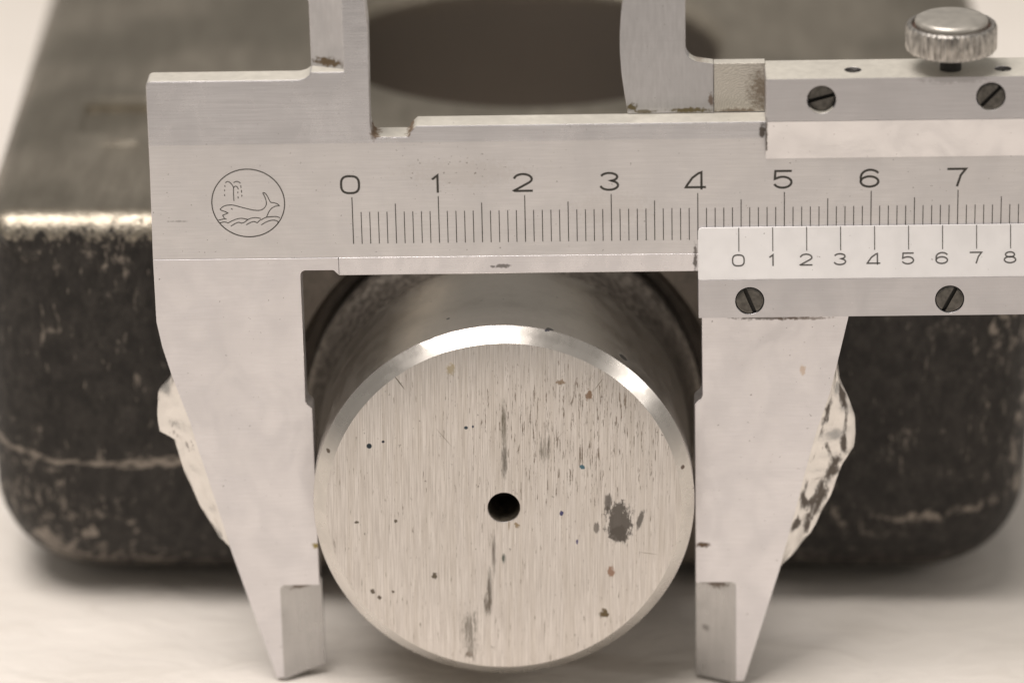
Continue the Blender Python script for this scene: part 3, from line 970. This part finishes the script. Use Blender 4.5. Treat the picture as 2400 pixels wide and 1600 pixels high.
# --- emblem: a spouting whale over waves inside a ring
EMBLEM = [
    [(-15.29, 4.54), (-15.06, 4.77), (-14.67, 4.96), (-14.17, 5.04), (-13.6, 4.98), (-12.92, 4.77), (-12.17, 4.56), (-11.49, 4.38), (-10.86, 4.33), (-10.41, 4.44), (-10.08, 4.74), (-9.91, 5.14), (-9.95, 5.61), (-10.12, 6.15), (-10.26, 6.42), (-10.19, 6.52), (-9.95, 6.38), (-9.72, 5.97), (-9.52, 5.5), (-9.37, 5.3), (-9.12, 5.27), (-8.68, 5.12), (-8.41, 4.88)],
    [(-8.41, 4.88), (-8.88, 4.82), (-9.34, 4.56), (-9.67, 4.13), (-9.95, 3.52)],
    [(-14.32, 7.94), (-14.1, 7.87), (-13.83, 7.6), (-13.64, 7.23), (-13.64, 6.86), (-13.66, 6.19), (-13.64, 5.56)],
    [(-14.51, 7.8), (-14.32, 7.94)],
    [(-13.62, 7.13), (-13.5, 7.3), (-13.31, 7.33), (-13.16, 7.19), (-13.08, 6.99)],
    [(-13.57, 7.8), (-13.28, 7.93), (-13.03, 7.89), (-12.83, 7.72)],
    [(-15.37, 2.85), (-14.96, 2.95), (-14.64, 2.91), (-14.46, 2.81)],
    [(-14.46, 2.81), (-14.0, 3.07), (-13.42, 3.3), (-12.85, 3.38), (-12.14, 3.22)],
    [(-14.13, 2.43), (-13.64, 2.73), (-13.25, 2.88), (-12.88, 2.77)],
    [(-12.88, 2.77), (-12.56, 2.88), (-12.14, 3.22), (-11.65, 3.4), (-11.15, 3.44), (-10.65, 3.33)],
    [(-12.32, 2.58), (-11.87, 2.84), (-11.42, 2.95), (-11.08, 2.8)],
    [(-11.08, 2.8), (-10.72, 3.13), (-10.56, 3.19)],
    [(-10.56, 3.19), (-10.01, 3.46), (-9.44, 3.53), (-8.81, 3.54), (-8.44, 3.4)],
    [(-10.59, 2.55), (-10.04, 2.88), (-9.46, 3.08), (-8.96, 3.07), (-8.65, 2.9), (-8.71, 2.73)],
]
MOUTH = [[(-15.29, 4.54), (-15.17, 4.4), (-14.71, 4.22), (-14.4, 4.05)], [(-14.4, 4.05), (-15.03, 3.78)], [(-15.03, 3.78), (-14.82, 3.33)],
         [(-14.62, 3.31), (-14.87, 3.33), (-15.51, 3.2)], [(-14.0, 4.58), (-13.86, 4.5)]]
for a in ((-12.77, 7.42, 7.15), (-12.73, 6.85, 6.58), (-12.71, 6.25, 6.1), (-13.15, 6.66, 6.5), (-13.15, 6.05, 5.86), (-14.61, 7.45, 7.3), (-14.67, 6.94, 6.78), (-14.69, 6.34, 6.17)):
    MOUTH.append([(a[0], a[1]), (a[0], a[2])])
flat = lambda a, b: (a, EPS, b)
v1, f1 = ribbon([catmull(p) for p in EMBLEM] + MOUTH, 0.10, flat)
v2, f2 = ribbon([ellipse_pts(-12.01, 5.25, 4.21, 4.17, 0, 354.375, 63)], 0.125, flat, closed=True)
f2 = [[i + len(v1) for i in q] for q in f2]
mesh_obj('emblem', v1 + v2, f1 + f2, INK, beam, smooth=False, recalc=False, label='round engraved emblem of a spouting whale above waves')

# --- slider (moving part): upper bar, lower bar, back plate in one body
slider = thing('slider', '', '')
del slider['label']
del slider['category']
slider.parent = caliper
S_END = 104.0
VF = -1.8          # front of the slider
VB = 4.75          # back of the slider
prof = [(VF, 15.05), (VF, 20.15), (VB, 20.15), (VB, TOP + 0.08), (-0.10, TOP + 0.08), (-0.10, 15.05)]
v, f = sweep_u(prof, 47.65, S_END)
upper = mesh_obj('upper_bar', v, f, SLIDER, slider, bevel=0.10)
v, f = sweep_u([(VF + 0.03, 15.03), (-0.12, 15.03), (-0.12, 9.98), (-0.24, 9.98)], 47.67, S_END)
mesh_obj('retaining_strip', v, f, STRIP, slider, bevel=0.05)
# front body below the beam
v, f = sweep_u([(VF, -4.25), (VF, -9.0), (VB, -9.0), (VB, BOT - 0.06), (-0.10, BOT - 0.06), (-0.10, -4.25)], 39.86, S_END)
lower = mesh_obj('lower_bar', v, f, SLIDER, slider, bevel=0.10)
v, f = prism([(41.8, -8.5), (S_END - 0.1, -8.5), (S_END - 0.1, 19.6), (41.8, 19.6)], T + 0.12, VB - 0.03)
mesh_obj('back_plate', v, f, SLIDER, slider, bevel=0.1)


# vernier plate: thin wedge sloping back to the beam, with its own marks
def plate_v(w):
    return VF + (w + 4.25) / (1.62 + 4.25) * (-0.25 - VF) - 0.01


pl = [(39.86, -4.25), (S_END, -4.25), (S_END, 1.62)] + [(40.36, 1.62), (40.12, 1.56), (39.94, 1.40), (39.88, 1.15)]
v, f = prism(pl, 0, -0.06, v0f=lambda u, w: plate_v(w))
plate = mesh_obj('vernier_plate', v, f, PLATE, slider, bevel=0.06, label='pale satin vernier plate with numbers 0 to 8')
slope = math.atan2(-0.25 - VF, 1.62 + 4.25)
vt = line_mesh('graduation_line', 0.11, 2.67 / cos(slope), INK_SOFT)
for i in range(0, 11):
    o = bpy.data.objects.new('graduation_line', vt)
    COL.objects.link(o)
    o.parent = plate
    u_ = 44.57 + i * 3.912
    o.location = (u_ * MM, (plate_v(-1.08) - 0.02) * MM, -1.08 * MM)
    o.rotation_euler = (-slope, 0, 0)
for d in range(0, 10):
    cu, cw = 44.50 + d * 3.912, -2.08
    lines = [[(cu + x * 1.42, cw + y * 1.22) for x, y in ln] for ln in DIGIT[d]]
    v, f = ribbon(lines, 0.165, lambda a, b: (a, plate_v(b) - 0.02, b))
    mesh_obj('numeral', v, f, INK_SOFT, plate, smooth=False, recalc=False)

# --- moving outer jaw
R_FRONT = [(57.45, -9.2), (57.2, -10.4), (56.1, -15.5), (55.23, -19.5), (53.8, -24.0), (52.57, -28.8), (51.14, -35.0), (49.28, -42.6)]
jaw = [(57.45, -8.6), (40.27, -8.6), (40.28, -19.5), (40.1, -19.95), (39.6, -20.35), (39.37, -20.7), (39.37, -43.8), (43.7, -43.8), (44.12, -44.2), (44.12, -57.0), (45.15, -57.0)]
jaw += [p for p in reversed(R_FRONT)]
v, f = prism(jaw, 0.0, T)
mjaw = mesh_obj('moving_jaw', v, f, JAW, slider, bevel=0.10)
R_BACK = [(56.15, -15.5), (56.5, -18.6), (57.6, -21.2), (58.33, -23.4), (58.4, -25.5), (58.27, -27.2), (56.82, -29.5), (55.39, -33.6), (53.08, -38.4), (50.81, -41.4), (49.3, -42.6)]
rough_edge(R_FRONT[2:], R_BACK, 7.3, 1, mjaw, 2.6, FLAKE_B)
jaw_tip(44.14, 39.42, -43.82, -57.15, -57.05, mjaw)

# --- moving inner jaw standing on the beam's back edge
ij = [(31.9, 14.52), (31.55, 17.0), (31.24, 19.5), (31.1, 22.0), (31.12, 24.0), (31.3, 26.5), (31.6, 28.6), (32.3, 32.0), (33.6, 36.5), (35.6, 41.5), (37.0, 44.0), (38.5, 44.0)]
ij += [(38.62, 28.3), (38.6, 22.6)] + arc(40.3, 22.4, 1.7, 180, 262, 6) + [(41.8, 20.45), (41.8, 14.52)]
v, f = prism(ij, 3.02, VB)
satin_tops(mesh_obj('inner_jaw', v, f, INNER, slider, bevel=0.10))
v, f = prism([(41.82, 14.52), (47.7, 14.52), (47.7, 20.4), (41.82, 20.4)], 3.22, VB)
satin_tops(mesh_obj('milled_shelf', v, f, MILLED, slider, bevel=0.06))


# --- slotted screws
def screw_mesh(r, slot_w, depth):
    """round head with a real slot across it; faces -v, slot along u"""
    bm = bmesh.new()
    seg = 40
    h = slot_w / 2
    a0 = math.asin(h / r)
    dome = 0.10
    for s in (1, -1):
        angs = [a0 + (pi - 2 * a0) * k / (seg // 2) for k in range(seg // 2 + 1)]
        rim = [(r * cos(a), s * r * sin(a)) for a in angs]
        inner = [(0.86 * r * cos(a) * (1 if k not in (0, len(angs) - 1) else 1), s * max(h, 0.86 * r * sin(a))) for k, a in enumerate(angs)]
        top = [bm.verts.new((x * MM, -dome * MM, y * MM)) for x, y in inner]
        mid = [bm.verts.new((x * MM, 0, y * MM)) for x, y in rim]
        low = [bm.verts.new((x * MM, 0.9 * MM, y * MM)) for x, y in rim]
        bm.faces.new(top)
        for k in range(len(rim) - 1):
            bm.faces.new([top[k], top[k + 1], mid[k + 1], mid[k]])
            bm.faces.new([mid[k], mid[k + 1], low[k + 1], low[k]])
        bm.faces.new([top[0], mid[0], low[0], low[-1], mid[-1], top[-1]])
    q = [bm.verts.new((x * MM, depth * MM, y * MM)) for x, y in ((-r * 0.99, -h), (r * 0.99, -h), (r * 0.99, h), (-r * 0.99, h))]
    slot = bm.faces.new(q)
    slot.material_index = 1  # slot floor blackened to carry the slot's shade along with its grime
    bmesh.ops.recalc_face_normals(bm, faces=bm.faces)
    me = bpy.data.meshes.new('screw')
    bm.to_mesh(me)
    bm.free()
    me.materials.append(SCREW)
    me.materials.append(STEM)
    return me


def ring_cut(o, u, w, r, depth, v0):
    """bore a counterbore into a bar so that the screw head sits inside it"""
    vs, fs = lathe([(r, v0 - 1.0), (r, v0 + depth)], 'y', 48, u, w)
    fs.append(list(range(48))[::-1])
    fs.append([48 + i for i in range(48)])
    c = mesh_obj('cutter', vs, fs, SCREW, caliper, smooth=False)
    mod = o.modifiers.new('bore', 'BOOLEAN')
    mod.operation = 'DIFFERENCE'
    mod.solver = 'EXACT'
    mod.object = c
    return c


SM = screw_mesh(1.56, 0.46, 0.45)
specs = [(upper, 53.96, 17.62, 15.5, 0.75), (upper, 73.16, 17.75, 46.0, 0.10), (lower, 45.8, -6.9, -68.0, 0.06), (lower, 68.9, -6.98, 63.0, 0.06)]
cuts = []
for bar in (upper, lower):
    bar.modifiers.clear()
for bar, u, w, ang, dp in specs:
    cuts.append(ring_cut(bar, u, w, 1.66, 1.25, VF))
setc = [(57.65, 1.17), (74.7, 0.9)]
for u_, v_ in setc:
    vs, fs = lathe([(0.95, 19.4), (0.95, 21.0)], 'z', 32, u_, v_)
    fs += [list(range(32))[::-1], [32 + i for i in range(32)]]
    c = mesh_obj('cutter', vs, fs, SCREW, caliper, smooth=False)
    mod = upper.modifiers.new('bore', 'BOOLEAN')
    mod.operation = 'DIFFERENCE'
    mod.solver = 'EXACT'
    mod.object = c
    cuts.append(c)
bpy.context.view_layer.update()
dg = bpy.context.evaluated_depsgraph_get()
for bar in (upper, lower):
    me = bpy.data.meshes.new_from_object(bar.evaluated_get(dg))
    bar.modifiers.clear()
    bar.data = me
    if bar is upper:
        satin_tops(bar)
    for p in me.polygons:
        p.use_smooth = True
    me.set_sharp_from_angle(angle=radians(30))
    m = bar.modifiers.new('edge', 'BEVEL')
    m.width = 0.09 * MM
    m.segments = 2
    m.limit_method = 'ANGLE'
    m.angle_limit = radians(28)
    m.harden_normals = True
for c in cuts:
    bpy.data.objects.remove(c, do_unlink=True)
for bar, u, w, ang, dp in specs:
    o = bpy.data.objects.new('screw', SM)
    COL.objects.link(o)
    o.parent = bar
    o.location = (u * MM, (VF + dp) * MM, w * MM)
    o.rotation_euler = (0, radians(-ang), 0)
# set screws let into the top of the upper bar
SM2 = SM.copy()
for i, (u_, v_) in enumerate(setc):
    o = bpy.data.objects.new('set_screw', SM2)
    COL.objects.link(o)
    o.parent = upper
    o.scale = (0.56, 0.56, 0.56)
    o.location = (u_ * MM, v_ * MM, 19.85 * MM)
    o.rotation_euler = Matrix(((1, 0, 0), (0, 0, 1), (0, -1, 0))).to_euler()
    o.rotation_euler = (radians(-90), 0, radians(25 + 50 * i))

# --- clamp knob: black stem, knurled ring, domed cap
knob = thing('thumb_screw', '', '')
del knob['label']
del knob['category']
knob.parent = caliper
KU, KV = 68.75, 0.95
vs, fs = lathe([(0.02, 19.6), (1.22, 19.6), (1.22, 20.9), (1.05, 21.2), (1.22, 21.5), (1.22, 22.95)], 'z', 40, KU, KV)
mesh_obj('stem', vs, fs, STEM, knob)
seg = 176


def knurl(r, h, k):
    if r > 4.9:
        return (-0.26 if k % 4 in (0, 1) else 0.0) * (1 if 22.6 < h < 25.5 else 0.4) + 0.03 * noise.noise(Vector((k * 0.9, h, 1.0)))
    return 0


vs, fs = lathe([(0.6, 22.5), (4.7, 22.5), (5.05, 22.65), (5.2, 22.85), (5.2, 24.2), (5.2, 25.2), (5.1, 25.5), (4.9, 25.66), (4.6, 25.7), (4.5, 25.6), (4.42, 25.2), (0.6, 25.2)], 'z', seg, KU, KV, wob=knurl)
mesh_obj('knurled_ring', vs, fs, KNOB, knob, angle=40)
vs, fs = lathe([(3.95, 25.05), (4.46, 25.18), (4.47, 25.22), (3.9, 25.26)], 'z', 64, KU, KV)
mesh_obj('grimy_groove', vs, fs, KNOB_GRIME, knob)
vs, fs = lathe([(3.95, 25.15), (4.12, 25.5), (4.15, 25.9), (4.05, 26.15), (3.8, 26.3), (3.2, 26.38), (2.0, 26.45), (0.35, 26.48), (0.02, 26.42)], 'z', 96, KU, KV)
mesh_obj('cap', vs, fs, CAP, knob, angle=50)

# ------------------------------------------------------------------ render defaults
scene.render.engine = 'CYCLES'
scene.render.resolution_x = 1024
scene.render.resolution_y = 682
